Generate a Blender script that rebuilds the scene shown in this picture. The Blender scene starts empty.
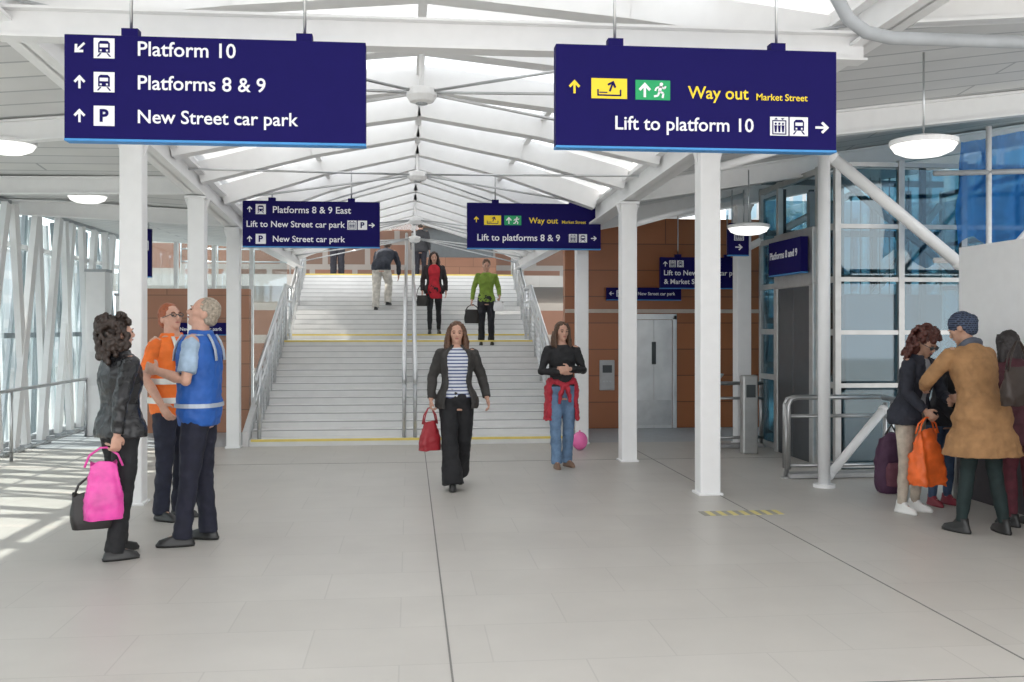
import bpy, math, random
from mathutils import Vector, Matrix
random.seed(7)
scene=bpy.context.scene
COL=scene.collection
V=Vector
# ------------------------------------------------------------------ materials
MATS={}
def mat(name,col,rough=.5,metal=0,var=.06,scale=8,bump=0,emis=0,alpha=1,spec=None):
    if name in MATS: return MATS[name]
    m=bpy.data.materials.new(name); m.use_nodes=True
    nt=m.node_tree; b=nt.nodes['Principled BSDF']
    b.inputs['Roughness'].default_value=rough; b.inputs['Metallic'].default_value=metal
    if spec is not None: b.inputs['Specular IOR Level'].default_value=spec
    tc=nt.nodes.new('ShaderNodeTexCoord'); n=nt.nodes.new('ShaderNodeTexNoise')
    n.inputs['Scale'].default_value=scale; n.inputs['Detail'].default_value=4
    nt.links.new(tc.outputs['Object'],n.inputs['Vector'])
    r=nt.nodes.new('ShaderNodeValToRGB')
    r.color_ramp.elements[0].position=.3; r.color_ramp.elements[1].position=.7
    r.color_ramp.elements[0].color=[c*(1-var) for c in col]+[1]
    r.color_ramp.elements[1].color=[min(1,c*(1+var)) for c in col]+[1]
    nt.links.new(n.outputs['Fac'],r.inputs['Fac']); nt.links.new(r.outputs['Color'],b.inputs['Base Color'])
    if emis:
        nt.links.new(r.outputs['Color'],b.inputs['Emission Color']); b.inputs['Emission Strength'].default_value=emis
    if bump:
        bp=nt.nodes.new('ShaderNodeBump'); bp.inputs['Strength'].default_value=bump
        nt.links.new(n.outputs['Fac'],bp.inputs['Height']); nt.links.new(bp.outputs['Normal'],b.inputs['Normal'])
    MATS[name]=m; return m
def glass(name,tint=(.9,.96,.97),gl=.12,trans=0,tcol=(.8,.82,.84),kind='GL'):
    m=bpy.data.materials.new(name); m.use_nodes=True; nt=m.node_tree; nt.nodes.clear()
    o=nt.nodes.new('ShaderNodeOutputMaterial'); t=nt.nodes.new('ShaderNodeBsdfTransparent'); t.inputs[0].default_value=(*tint,1)
    if kind=='D':
        g=nt.nodes.new('ShaderNodeBsdfDiffuse'); g.inputs[0].default_value=(*tcol,1)
    elif trans:
        g=nt.nodes.new('ShaderNodeBsdfTranslucent'); g.inputs[0].default_value=(*tcol,1)
        if kind=='P': t=nt.nodes.new('ShaderNodeBsdfDiffuse'); t.inputs[0].default_value=(*tint,1)
    else:
        g=nt.nodes.new('ShaderNodeBsdfGlossy'); g.inputs[0].default_value=(.9,.95,1,1); g.inputs['Roughness'].default_value=.03
    mx=nt.nodes.new('ShaderNodeMixShader'); mx.inputs[0].default_value=trans or gl
    nt.links.new(t.outputs[0],mx.inputs[1]); nt.links.new(g.outputs[0],mx.inputs[2]); nt.links.new(mx.outputs[0],o.inputs[0])
    MATS[name]=m; return m
def brickmat(name,c1,c2,cm,w,h,mortar,rough=.4,axes='xy',offset=.5,metal=0,spec=.5):
    m=bpy.data.materials.new(name); m.use_nodes=True; nt=m.node_tree; b=nt.nodes['Principled BSDF']
    b.inputs['Roughness'].default_value=rough; b.inputs['Metallic'].default_value=metal; b.inputs['Specular IOR Level'].default_value=spec
    tc=nt.nodes.new('ShaderNodeTexCoord'); sp=nt.nodes.new('ShaderNodeSeparateXYZ'); cb=nt.nodes.new('ShaderNodeCombineXYZ')
    nt.links.new(tc.outputs['Object'],sp.inputs[0])
    for i,a in enumerate(axes): nt.links.new(sp.outputs['xyz'.index(a)],cb.inputs[i])
    k=nt.nodes.new('ShaderNodeTexBrick'); k.inputs['Scale'].default_value=1
    k.inputs['Color1'].default_value=(*c1,1);k.inputs['Color2'].default_value=(*c2,1);k.inputs['Mortar'].default_value=(*cm,1)
    k.inputs['Brick Width'].default_value=w;k.inputs['Row Height'].default_value=h;k.inputs['Mortar Size'].default_value=mortar
    k.inputs['Mortar Smooth'].default_value=.1; k.offset=offset
    nt.links.new(cb.outputs[0],k.inputs['Vector'])
    n=nt.nodes.new('ShaderNodeTexNoise'); n.inputs['Scale'].default_value=2.2; n.inputs['Detail'].default_value=6
    nt.links.new(tc.outputs['Object'],n.inputs['Vector'])
    mr=nt.nodes.new('ShaderNodeMapRange'); mr.inputs['To Min'].default_value=.88; mr.inputs['To Max'].default_value=1.08
    nt.links.new(n.outputs['Fac'],mr.inputs['Value'])
    mx=nt.nodes.new('ShaderNodeMix'); mx.data_type='RGBA'; mx.blend_type='MULTIPLY'; mx.inputs[0].default_value=1
    nt.links.new(k.outputs['Color'],mx.inputs[6]); nt.links.new(mr.outputs[0],mx.inputs[7])
    nt.links.new(mx.outputs[2],b.inputs['Base Color'])
    MATS[name]=m; return m
def stripemat(name,c1,c2,per,frac=.5,axis=2,rough=.8):
    m=bpy.data.materials.new(name); m.use_nodes=True; nt=m.node_tree; b=nt.nodes['Principled BSDF']; b.inputs['Roughness'].default_value=rough
    tc=nt.nodes.new('ShaderNodeTexCoord'); sp=nt.nodes.new('ShaderNodeSeparateXYZ'); nt.links.new(tc.outputs['Object'],sp.inputs[0])
    a=nt.nodes.new('ShaderNodeMath'); a.operation='MULTIPLY'; a.inputs[1].default_value=1/per; nt.links.new(sp.outputs[axis],a.inputs[0])
    f=nt.nodes.new('ShaderNodeMath'); f.operation='FRACT'; nt.links.new(a.outputs[0],f.inputs[0])
    g=nt.nodes.new('ShaderNodeMath'); g.operation='GREATER_THAN'; g.inputs[1].default_value=frac; nt.links.new(f.outputs[0],g.inputs[0])
    mx=nt.nodes.new('ShaderNodeMix'); mx.data_type='RGBA'; nt.links.new(g.outputs[0],mx.inputs[0])
    mx.inputs[6].default_value=(*c1,1); mx.inputs[7].default_value=(*c2,1); nt.links.new(mx.outputs[2],b.inputs['Base Color'])
    MATS[name]=m; return m
white=mat('white_paint',(.86,.86,.86),.45,var=.02)
white2=mat('ceiling_white',(.8,.8,.8),.6,var=.03,scale=2)
steel=mat('stainless',(.58,.59,.6),.28,.9,var=.05)
dsteel=mat('brushed_steel',(.5,.5,.49),.4,.7,var=.08)
bsteel=mat('bright_steel',(.7,.71,.71),.3,.6,var=.08)
doorm=mat('door_steel',(.8,.81,.81),.3,.3,var=.12,scale=3)
dark=mat('dark_frame',(.05,.06,.065),.4)
mgrey=mat('frame_grey',(.17,.19,.2),.45,.3)
grey=mat('grey_paint',(.4,.42,.44),.5)
navy=mat('sign_navy',(.011,.008,.095),.6,var=.02,spec=.08)
sblue=mat('sign_trim',(.07,.28,.62),.5,spec=.2)
swhite=mat('sign_white',(.85,.85,.87),.5,var=.01)
syel=mat('sign_yellow',(.9,.66,.02),.5,var=.01)
sgreen=mat('sign_green',(.0,.34,.11),.5,var=.01)
yellow=mat('yellow_strip',(.8,.64,.16),.5)
gl=glass('clear_glass',gl=.08,tint=(.88,.93,.94)); glr=glass('roof_glazing',(.97,.98,1),trans=.9,tcol=(.62,.64,.66)); glb=glass('tinted_glass',(.5,.66,.71),gl=.1)
panm=glass('roof_panel',(.78,.78,.78),trans=.5,tcol=(.40,.41,.42),kind='P')
# ------------------------------------------------------------------ mesh builder
class MB:
    def __init__(s): s.v=[];s.f=[]
    def add(s,vs,fs):
        o=len(s.v); s.v+=[V(p) for p in vs]; s.f+=[[i+o for i in f] for f in fs]; return s
    def box(s,c,d,M=None):
        x,y,z=[k/2 for k in d]; c=V(c)
        vs=[V(p) for p in [(-x,-y,-z),(x,-y,-z),(x,y,-z),(-x,y,-z),(-x,-y,z),(x,-y,z),(x,y,z),(-x,y,z)]]
        if M: vs=[M@p for p in vs]
        return s.add([p+c for p in vs],[[3,2,1,0],[4,5,6,7],[0,1,5,4],[1,2,6,5],[2,3,7,6],[3,0,4,7]])
    def tube(s,pts,r,n=12,cap=True,ref=None,flat=1):
        pts=[V(p) for p in pts]; m=len(pts); rs=r if isinstance(r,(list,tuple)) else [r]*m
        vs=[];fs=[];a=None
        for i,p in enumerate(pts):
            t=(pts[min(i+1,m-1)]-pts[max(i-1,0)]).normalized()
            if a is None:
                a=V(ref) if ref else (V((0,0,1)) if abs(t.z)<.9 else V((1,0,0)))
            a=(a-t*a.dot(t)).normalized(); b=t.cross(a)
            for k in range(n):
                th=2*math.pi*k/n; vs.append(p+(a*math.cos(th)+b*math.sin(th)*flat)*rs[i])
        for i in range(m-1):
            for k in range(n):
                fs.append([i*n+k,i*n+(k+1)%n,(i+1)*n+(k+1)%n,(i+1)*n+k])
        if cap: fs.append(list(range(n))[::-1]); fs.append([(m-1)*n+k for k in range(n)])
        return s.add(vs,fs)
    def ell(s,c,r,M=None,n=14,h=9):
        c=V(c); vs=[];fs=[]
        for i in range(1,h):
            ph=math.pi*i/h
            for k in range(n):
                th=2*math.pi*k/n; vs.append(V((r[0]*math.sin(ph)*math.cos(th),r[1]*math.sin(ph)*math.sin(th),r[2]*math.cos(ph))))
        vs+= [V((0,0,r[2])),V((0,0,-r[2]))]
        for i in range(h-2):
            for k in range(n): fs.append([i*n+k,(i+1)*n+k,(i+1)*n+(k+1)%n,i*n+(k+1)%n])
        T=len(vs)-2
        for k in range(n): fs.append([T,k,(k+1)%n]); fs.append([T+1,(h-2)*n+(k+1)%n,(h-2)*n+k])
        if M: vs=[M@p for p in vs]
        return s.add([p+c for p in vs],fs)
    def limb(s,pts,rs,n=14):
        s.tube(pts,rs,n)
        for p,r in zip(pts,rs): s.ell(p,(r,r,r),n=12,h=8)
        return s
    def loft(s,rings,n=24,fn=None,e=2.4,a0=None,a1=None,th=.02):
        def pt(R,a,k=0):
            cx,cy,z,rx,ry=R; c,q=math.cos(a),math.sin(a)
            return V((cx+(rx-k)*math.copysign(abs(c)**(2/e),c),cy+(ry-k)*math.copysign(abs(q)**(2/e),q),z))
        vs=[];fs=[];m=len(rings)
        if a0 is None:
            for R in rings: vs+=[pt(R,2*math.pi*k/n) for k in range(n)]
            for i in range(m-1):
                for k in range(n): fs.append([i*n+k,i*n+(k+1)%n,(i+1)*n+(k+1)%n,(i+1)*n+k])
            fs.append(list(range(n))[::-1]); fs.append([(m-1)*n+k for k in range(n)])
        else:
            N=n+1
            for R in rings:
                vs+=[pt(R,a0+(a1-a0)*k/n) for k in range(N)]; vs+=[pt(R,a0+(a1-a0)*k/n,th) for k in range(N)]
            W=2*N
            for i in range(m-1):
                b=i*W;c=b+W
                for k in range(n):
                    fs.append([b+k,b+k+1,c+k+1,c+k]); fs.append([b+N+k+1,b+N+k,c+N+k,c+N+k+1])
                fs.append([b+N,b,c,c+N]); fs.append([b+n,b+N+n,c+N+n,c+n])
            for k in range(n):
                fs.append([k+1,k,N+k,N+k+1]); t=(m-1)*W; fs.append([t+k,t+k+1,t+N+k+1,t+N+k])
        if fn: vs=[fn(p) for p in vs]
        return s.add(vs,fs)
    def prism(s,poly,y0,y1):
        n=len(poly); vs=[(p[0],y0,p[1]) for p in poly]+[(p[0],y1,p[1]) for p in poly]
        fs=[list(range(n)),[n+i for i in range(n)][::-1]]+[[i,n+i,n+(i+1)%n,(i+1)%n] for i in range(n)]
        return s.add(vs,fs)
    def obj(s,name,m,parent=None,loc=None,smooth=False,bevel=0,remesh=0,sm=0,disp=0,dscale=.08,**kw):
        me=bpy.data.meshes.new(name); 
        off=V(loc) if loc is not None and parent is None else V((0,0,0))
        me.from_pydata([p-off for p in s.v],[],s.f); me.update()
        o=bpy.data.objects.new(name,me); COL.objects.link(o); o.location=off
        me.materials.append(m)
        if smooth or remesh: me.shade_smooth()
        if parent: o.parent=parent
        if bevel:
            b=o.modifiers.new('b','BEVEL'); b.width=bevel; b.segments=2; b.limit_method='ANGLE'
        if remesh:
            r=o.modifiers.new('r','REMESH'); r.mode='VOXEL'; r.voxel_size=remesh; r.use_smooth_shade=True
            if sm:
                q=o.modifiers.new('s','SMOOTH'); q.factor=.5; q.iterations=sm
        if disp:
            key='clouds%g'%dscale
            t=bpy.data.textures.get(key) or bpy.data.textures.new(key,'CLOUDS'); t.noise_scale=dscale; t.noise_depth=1
            d=o.modifiers.new('d','DISPLACE'); d.texture=t; d.strength=disp; d.mid_level=.5
        for k,v in kw.items(): o[k]=v
        return o
def empty(name,loc,label,cat,rot=0,**kw):
    o=bpy.data.objects.new(name,None); COL.objects.link(o); o.location=loc; o.rotation_euler=(0,0,rot); o.empty_display_size=.2
    o['label']=label; o['category']=cat
    for k,v in kw.items(): o[k]=v
    return o
def bbox_center(s): 
    xs=[p.x for p in s.v];ys=[p.y for p in s.v];zs=[p.z for p in s.v]
    return V(((min(xs)+max(xs))/2,(min(ys)+max(ys))/2,min(zs)))
def top(mb,name,m,label,cat,**kw):
    return mb.obj(name,m,loc=bbox_center(mb),label=label,category=cat,**kw)
def struct(mb,name,m,**kw):
    return mb.obj(name,m,loc=bbox_center(mb),kind='structure',**kw)
def bx(x0,x1,y0,y1,z0,z1):
    return MB().box(((x0+x1)/2,(y0+y1)/2,(z0+z1)/2),(x1-x0,y1-y0,z1-z0))
def beam_mb(p0,p1,w,h,isec=False,mb=None):
    p0=V(p0);p1=V(p1); d=(p1-p0); L=d.length; d.normalize()
    s=d.cross(V((0,0,1))).normalized(); u=s.cross(d)
    M=Matrix((s,d,u)).transposed(); c=(p0+p1)/2; mb=mb or MB()
    if isec:
        t=h*.09
        mb.box(c,(w*.14,L,h),M); mb.box(c+u*(h/2-t/2),(w,L,t),M); mb.box(c-u*(h/2-t/2),(w,L,t),M)
    else: mb.box(c,(w,L,h),M)
    return mb
# ------------------------------------------------------------------ structure
def xl(y): y=min(y,13.7); return -(2.52-(y-9.36)*.045)
def xr(y): y=min(y,13.7); return 2.86-(y-9.36)*.115
def ze(y): y=min(y,14.5); return 3.33-(y-9.4)*.09
floorm=brickmat('floor_tiles',(.475,.452,.42),(.495,.472,.44),(.425,.405,.378),.9,.6,.004,rough=.42,spec=.4,offset=.5)
struct(bx(-5.6,8.2,-3,13.7,-.2,0),'floor',floorm)
struct(bx(-5.6,8.2,13.7,34,-.2,-.001),'floor_under_stairs',grey)
jm=mat('joint',(.18,.175,.165),.7)
for i,b in enumerate([bx(.19,.2,-3,13.6,0,.002),bx(2.945,2.955,-3,13.6,0,.002),bx(-5.3,8,4.3,4.307,0,.0021),bx(-5.3,8,11.9,11.907,0,.0021)]):
    struct(b,'trim_%d'%(i+1),jm)
hz=stripemat('hazard_tape',(.62,.54,.22),(.3,.29,.25),.1,.5,0,.7)
top(bx(2.5,3.2,8.26,8.46,0,.003),'floor_marking',hz,'worn faded yellow and black striped floor marking tape','floor marking')
ceilm=brickmat('ceiling_boards',(.72,.72,.71),(.67,.67,.67),(.42,.43,.44),6,.32,.014,rough=.6,axes='xy')
def cil(name,ys,side):
    vs=[];fs=[];n=len(ys)
    for t in (0,.06):
        for y in ys:
            xi=xl(y)-.1 if side<0 else xr(y)+.1; zi=ze(y)+.22
            xo=-5.6 if side<0 else 8.2; zo=3.3 if side<0 else 4.25
            vs+=[(xi,y,zi+t),(xo,y,zo+t)]
    for k in (0,1):
        o=k*2*n
        for i in range(n-1): fs.append([o+2*i,o+2*i+1,o+2*i+3,o+2*i+2])
    for i in range(n-1):
        fs.append([2*i,2*i+2,2*n+2*i+2,2*n+2*i]); fs.append([2*i+1,2*i+3,2*n+2*i+3,2*n+2*i+1])
    m=MB().add(vs,fs); return struct(m,name,ceilm)
cil('ceiling_left',[1,4,7,9.4,12,14.5,19.5],-1)
cil('ceiling_right',[1,4,7,9.4,12,14.5,17.5],1)
gi=30
for sgn,fx in ((-1,xl),(1,xr)):
    for a,b in ((1.5,9.4),(9.4,14.5),(14.5,21.5)):
        top(beam_mb((fx(a),a,ze(a)+.13),(fx(b),b,ze(b)+.13),.2,.26,True),'eave_beam',white,'white painted steel I-beam along the glazed roof edge','roof beam',group='eave beams')
        struct(beam_mb((fx(a)+sgn*.16,a,ze(a)+.40),(fx(b)+sgn*.16,b,ze(b)+.40),.34,.26),'trim_%d'%gi,white2); gi+=1  # strip added over the eave gap to block a streak of sun
RX=.1
def rz(y): return 3.93 if y>9.4 else 3.93+(9.4-y)*.06
def rp(fx,y,t):
    return V((fx(y)*(1-t)+RX*t,y,ze(y)+.24+(rz(y)-ze(y)-.24)*(1-(1-t)**1.25)))
ys=[2.6+i*1.15 for i in range(17)]
for i,y in enumerate(ys):
    mb=MB()
    for fx in (xl,xr):
        for t0,t1 in ((0,.5),(.5,1)):
            beam_mb(rp(fx,y,t0)+V((0,0,.03)),rp(fx,y,t1)+V((0,0,.03)),.2,.24,False,mb)
    top(mb,'rafter',white,'broad shallow white painted steel rafter spanning the roof','roof beam',group='roof rafters')
for a,b in ((2,9.4),(9.4,21.4)):
    top(beam_mb((RX,a,rz(a)+.09),(RX,b,rz(b)+.09),.07,.08),'ridge_beam',white,'white steel ridge beam of the glazed roof','roof beam')
for fx in (xl,xr):
    mb=MB()
    pts=[rp(fx,y,.5)+V((0,0,.11)) for y in (2,9.4,14.5,21.4)]
    for a,b in zip(pts,pts[1:]): beam_mb(a,b,.06,.06,False,mb)
    top(mb,'purlin',white,'slim white steel purlin carrying roof glass','roof beam',group='roof purlins')
wi=1
pi_=1
for a,b in zip([1.5]+ys[1:],ys[1:]+[21.5]):
    for fx in (xl,xr):
        m1=a+(b-a)*.72
        def quad(y0,y1,t0,t1,th):
            P=[rp(fx,y0,t0),rp(fx,y0,t1),rp(fx,y1,t1),rp(fx,y1,t0)]
            return MB().add([p+V((0,0,.16)) for p in P]+[p+V((0,0,.16+th)) for p in P],[[0,1,2,3],[7,6,5,4],[0,4,5,1],[1,5,6,2],[2,6,7,3],[3,7,4,0]])
        m=quad(a,m1,0,.5,.001); q=quad(a,m1,.5,1,.001); m.add(q.v,q.f); q=quad(m1,b,0,.3,.001); m.add(q.v,q.f)
        m.f=[f for j,f in enumerate(m.f) if j in (0,6,12)]
        struct(m,'ceiling_panel_%d'%pi_,panm); pi_+=1
        m=quad(m1,b,.3,.65,.012); q=quad(m1,b,.65,1,.012); m.add(q.v,q.f)
        struct(m,'window_%d'%wi,glr); wi+=1
top(beam_mb((xl(6.7),6.7,3.56),(xr(6.7),6.7,3.56),.16,.2,True),'cross_beam',white,'straight white steel cross beam between the roof edges','roof beam',group='cross beams')
pts=[(2.62,6,3.85),(2.66,6,3.68),(2.74,6,3.54),(2.86,6,3.46),(3.02,6,3.43),(4.4,6,3.43)]
top(MB().tube(pts,.042,14),'service_pipe',grey,'curved grey service pipe running below the side ceiling','pipe',smooth=True)
for y,hz_ in ((8.4,3.58),(12.9,3.58),(17.5,3.5),(20.6,3.45)):
    e=empty('tie_rod_assembly',(RX,y,hz_),'round white hub with radiating steel tie rods below the roof ridge','roof bracing',group='roof tie rods')
    h=MB(); h.tube([(0,0,-.09),(0,0,-.08),(0,0,-.03),(0,0,.03),(0,0,.05)],[.05,.1,.13,.12,.04],20); h.obj('hub',white,e,smooth=False,bevel=.004)
    MB().tube([(0,0,.03),(0,0,rz(y)-hz_)],.022,8).obj('hanger',white,e)
    MB().tube([(0,-.0,-.1),(0,0,-.085)],.05,14).obj('hub_cap',grey,e)
    for sy in (-1.6,1.6,0):
        for fx in (xl,xr):
            yy=y+sy; MB().tube([(0,0,0),(fx(yy)-RX,sy,ze(yy)+.2-hz_)],.013,8).obj('tie_rod',steel,e,smooth=True)
for y in (3.2,6.3,9.36,11.77,13.7):
    top(beam_mb((xl(y)-.1,y,ze(y)+.12),(-5.3,y,3.2),.12,.2,True),'ceiling_beam',white,'white steel beam below the boarded side ceiling','roof beam',group='side ceiling beams')
    top(beam_mb((xr(y)+.1,y,ze(y)+.12),(8,y,4.08),.14,.24,True),'ceiling_beam',white,'white steel beam below the boarded side ceiling','roof beam',group='side ceiling beams')
def column(x,y,h,w,lab='white painted square steel column on the tiled floor'):
    e=empty('column',(x,y,0),lab,'column',group='main columns')
    MB().box((0,0,h/2),(w,w,h)).obj('shaft',white,e,bevel=.012)
    MB().box((0,0,.012),(w*1.2,w*1.2,.024)).obj('base_plate',white,e,bevel=.004)
    MB().box((0,0,h-.02),(w*1.3,w*1.2,.03)).obj('head_plate',white,e,bevel=.004)
    for s in (-1,1):
        g=MB(); g.add([(s*w/2,-.01,h-.03),(s*(w/2+.05),-.01,h-.03),(s*w/2,-.01,h-.18),(s*w/2,.01,h-.03),(s*(w/2+.05),.01,h-.03),(s*w/2,.01,h-.18)],[[0,1,2],[5,4,3],[0,3,4,1],[1,4,5,2],[2,5,3,0]])
        g.obj('gusset',white,e)
column(-2.50,9.36,ze(9.36),.2); column(2.86,9.36,ze(9.36),.2)
column(-2.43,11.77,ze(11.77),.19); column(2.61,11.77,ze(11.77),.19)
column(-2.34,13.62,ze(13.62),.17); column(2.37,13.62,ze(13.62),.17)
column(4.55,13.3,3.3,.2,'white painted steel column beside the glazed lift shaft')
e=empty('tube_column',(4.15,9.64,0),'slim round white steel column beside the lift railing','column')
MB().tube([(0,0,0),(0,0,3.55)],.06,20).obj('shaft',white,e,smooth=True)
MB().tube([(0,0,0),(0,0,.03)],.11,20).obj('base_plate',white,e)
for p0,p1,r in (((4.22,9.62,3.32),(5.5,9.5,2.25),.06),((4.25,9.75,.1),(4.9,9.9,.75),.045),((2.95,9.4,3.15),(4.1,9.6,3.5),.04),((4.6,13.2,2.7),(6.2,13.3,3.5),.05),((2.7,11.75,2.85),(4.5,13.1,3.4),.035)):
    mb=MB().tube([p0,p1],r,16); mb.ell(p0,(r*1.15,)*3); mb.ell(p1,(r*1.15,)*3)
    top(mb,'brace',white,'white tubular steel diagonal brace','steel brace',smooth=True)
# ------------------------------------------------------------------ staircase
def hw(y): return 2.15+(y-13.7)*.042
treadm=mat('stair_tread',(.74,.74,.73),.5,var=.04,scale=5)
nosem=mat('nosing_grey',(.36,.36,.36),.6)
st=empty('staircase',(0,13.7,0),'wide pale stone staircase with yellow edge strips and a mid landing','staircase')
def slab(y0,y1,z0,z1,inset=0):
    a,b=hw(y0+13.7)-inset,hw(y1+13.7)-inset
    return MB().add([(-a,y0,z0),(a,y0,z0),(b,y1,z0),(-b,y1,z0),(-a,y0,z1),(a,y0,z1),(b,y1,z1),(-b,y1,z1)],[[3,2,1,0],[4,5,6,7],[0,1,5,4],[1,2,6,5],[2,3,7,6],[3,0,4,7]])
def step(y0,y1,z,r,yel):
    slab(y0-13.7,y1-13.7,z-r-.04,z).obj('step',treadm,st)
    slab(y0-13.7-.002,y0-13.7+.033,z-.008,z+.002,.02).obj('nosing',yellow if yel else nosem,st)
    if yel: slab(y0-13.7-.008,y0-13.7,z-.028,z,.02).obj('nosing',yellow,st)
NS=15; G=.3
for i in range(NS):
    z=.092*(i+1); y0=13.7+G*i; step(y0,y0+(G if i<NS-1 else G+1.4),z,.092,i in(0,NS-1))
for i in range(NS):
    z=1.38+.1*(i+1); y0=19.6+G*i; step(y0,y0+G,z,.1,i in(0,NS-1))
def zs(y):
    if y<13.7: return 0
    if y<19.6: return .092*min(NS,int((y-13.7)/G)+1)
    return min(2.88,1.38+.1*(int((y-19.6)/G)+1))
strm=mat('stringer',(.7,.7,.7),.5)
for s in (-1,1):
    mb=MB(); pr=[(13.7,0),(13.7,.2),(18.2,1.5),(19.6,1.5),(24.1,3.0),(24.1,0)]
    n=len(pr); mb.add([(s*(hw(p[0])+.01),p[0],p[1]) for p in pr]+[(s*(hw(p[0])+.09),p[0],p[1]) for p in pr],[list(range(n)),[n+i for i in range(n)][::-1]]+[[i,n+i,n+(i+1)%n,(i+1)%n] for i in range(n)])
    struct(mb,'wall_stair_%s'%('left' if s<0 else 'right'),strm)
def handrail(s,label,double=False,wires=True):
    def X(y): return s*(hw(y)-.12)
    e=empty('handrail',(X(13.9),13.9,0),label,'handrail',group='stair handrails')
    x0=X(13.9)
    path=[(13.75,.1),(18.2,1.42),(19.6,1.42),(24.1,2.92)]
    offs=(-.075,.075) if double else (0,)
    def zt_(y):
        for a,b in zip(path,path[1:]):
            if a[0]<=y<=b[0]: return a[1]+(b[1]-a[1])*(y-a[0])/(b[0]-a[0])
        return .1
    for o in offs:
        for h,r in ((.95,.032),(.68,.025)):
            pts=[(o,13.6-13.9,h-.1),(o,13.62-13.9,h)]+[(o+X(p[0])-x0,p[0]-13.9,p[1]+h) for p in path]
            MB().tube(pts,r,10).obj('rail',steel,e,smooth=True)
        if wires:
            for h in (.1,.18,.26,.34,.42,.5,.58,.76,.85): MB().tube([(o+X(p[0])-x0,p[0]-13.9,p[1]+h) for p in path],.008,6).obj('wire',steel,e,smooth=True)
            for y in [13.95+i*.373 for i in range(27)]: MB().tube([(o+.01+X(y)-x0,y-13.9,zt_(y)+.04),(o+.01+X(y)-x0,y-13.9,zt_(y)+.93)],.009,6).obj('baluster',steel,e,smooth=True)
    for y in [13.8+i*1.12 for i in range(10)]:
        for o in offs:
            MB().tube([(o+X(y)-x0,y-13.9,zs(y)-.01),(o+X(y)-x0,y-13.9,zt_(y)+.95)],.028,10).obj('post',steel,e,smooth=True)
handrail(-1,'stainless steel stair handrail with wire infill along the stringer')
handrail(1,'stainless steel stair handrail with wire infill along the stringer')
handrail(0,'double stainless steel central stair handrail',True,False)
# ------------------------------------------------------------------ brown walls
brown=brickmat('terracotta_panels',(.44,.155,.06),(.36,.125,.048),(.18,.07,.035),1.3,.42,.008,rough=.4,axes='xz')
brown2=brickmat('terracotta_light',(.46,.22,.13),(.4,.185,.11),(.25,.13,.08),.9,.35,.008,rough=.45,axes='xz')
struct(bx(2.45,5.7,15.6,15.8,0,3.35),'wall_lift_lobby',brown)
struct(bx(-4.0,-2.45,15.6,15.8,0,2.2),'wall_brown_left',brown2)
struct(bx(2.45,5.7,15.585,15.6,1.84,1.9),'trim_5',mat('pale_stone',(.6,.5,.42),.5))
d=empty('lift_entrance',(3.88,15.6,0),'bright stainless steel lift doors in a steel surround','lift door')
MB().box((-.335,-.03,.9),(.06,.06,1.8)).obj('frame',doorm,d,bevel=.005)
MB().box((.335,-.03,.9),(.06,.06,1.8)).obj('frame',doorm,d,bevel=.005)
MB().box((0,-.03,1.78),(.73,.06,.09)).obj('frame',doorm,d,bevel=.005)
for s in (-1,1): MB().box((s*.15,-.012,.865),(.296,.02,1.73)).obj('door_leaf',doorm,d,bevel=.004)
w=MB(); w.box((.0,-.025,1.2),(.07,.012,.36)); w.obj('vision_panel',dark,d,bevel=.01)
MB().box((0,-.024,.25),(.57,.006,.4)).obj('kick_plate',bsteel,d,bevel=.002)
c=empty('call_panel',(3.12,15.58,.85),'grey wall-mounted intercom panel with buttons','control panel')
MB().box((0,0,0),(.24,.04,.48)).obj('plate',mat('pale_grey',(.5,.5,.5),.4),c,bevel=.01)
MB().box((0,-.025,.1),(.15,.01,.12)).obj('screen',dark,c)
for i in range(3): MB().tube([(-.05+.05*i,-.02,-.1),(-.05+.05*i,-.035,-.1)],.014,12).obj('button',steel,c)
c=empty('drinking_fountain',(4.85,15.47,.75),'small round steel drinking point fixed on the brown wall','drinking fountain')
MB().loft([(0,0,0,.05,.05),(0,0,.08,.12,.1),(0,0,.12,.14,.12)],16).obj('bowl',steel,c,smooth=True)
MB().tube([(0,.09,.1),(0,.08,.22),(0,.0,.24),(0,-.02,.2)],.012,8).obj('spout',steel,c,smooth=True)
# ------------------------------------------------------------------ left facade
fx0=-5.15
rf_=random.Random(3)
for i,y in enumerate([1.5+1.05*j for j in range(9)]+[10.6+.47*j for j in range(20)]):
    lean=(.75 if i%2 else -.4)+rf_.uniform(-.15,.15)
    e=empty('facade_fin',(fx0+rf_.uniform(-.05,.08),y,0),'leaning white steel facade fin beside the glazing','facade fin',group='facade fins')
    beam_mb((0,0,0),(.0,lean,3.2),.08,.15,False).obj('fin',white,e,bevel=.004)
    beam_mb((-.25,.25,0),(-.25,.25-lean*.9,3.2),.05,.09,False).obj('strut',grey if i%3 else mgrey,e)
    beam_mb((-.5,-.1,0),(-.5,-.1+lean*1.1,3.2),.05,.1,False).obj('strut',grey if i%2 else white,e)
    MB().box((0,0,.03),(.2,.24,.05)).obj('shoe_plate',grey,e)
    if i%2==0: MB().box((-.1,lean*.45,1.5),(.2,.05,.07)).obj('bracket',mgrey,e)
for j in range(12):
    y=1+1.6*j
    b=bx(fx0-.12,fx0-.1,y+.03,y+1.57,.12,3.28); struct(b,'window_%d'%wi,gl); wi+=1
for j,zz in enumerate((.08,2.7,3.25)):
    struct(bx(fx0-.16,fx0-.06,1,20.2,zz-.03,zz+.03),'trim_%d'%(10+j),white if j%2 else grey)
r=empty('guard_rail',(-4.75,12,0),'stainless steel guard rail along the glazed facade','railing')
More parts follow.
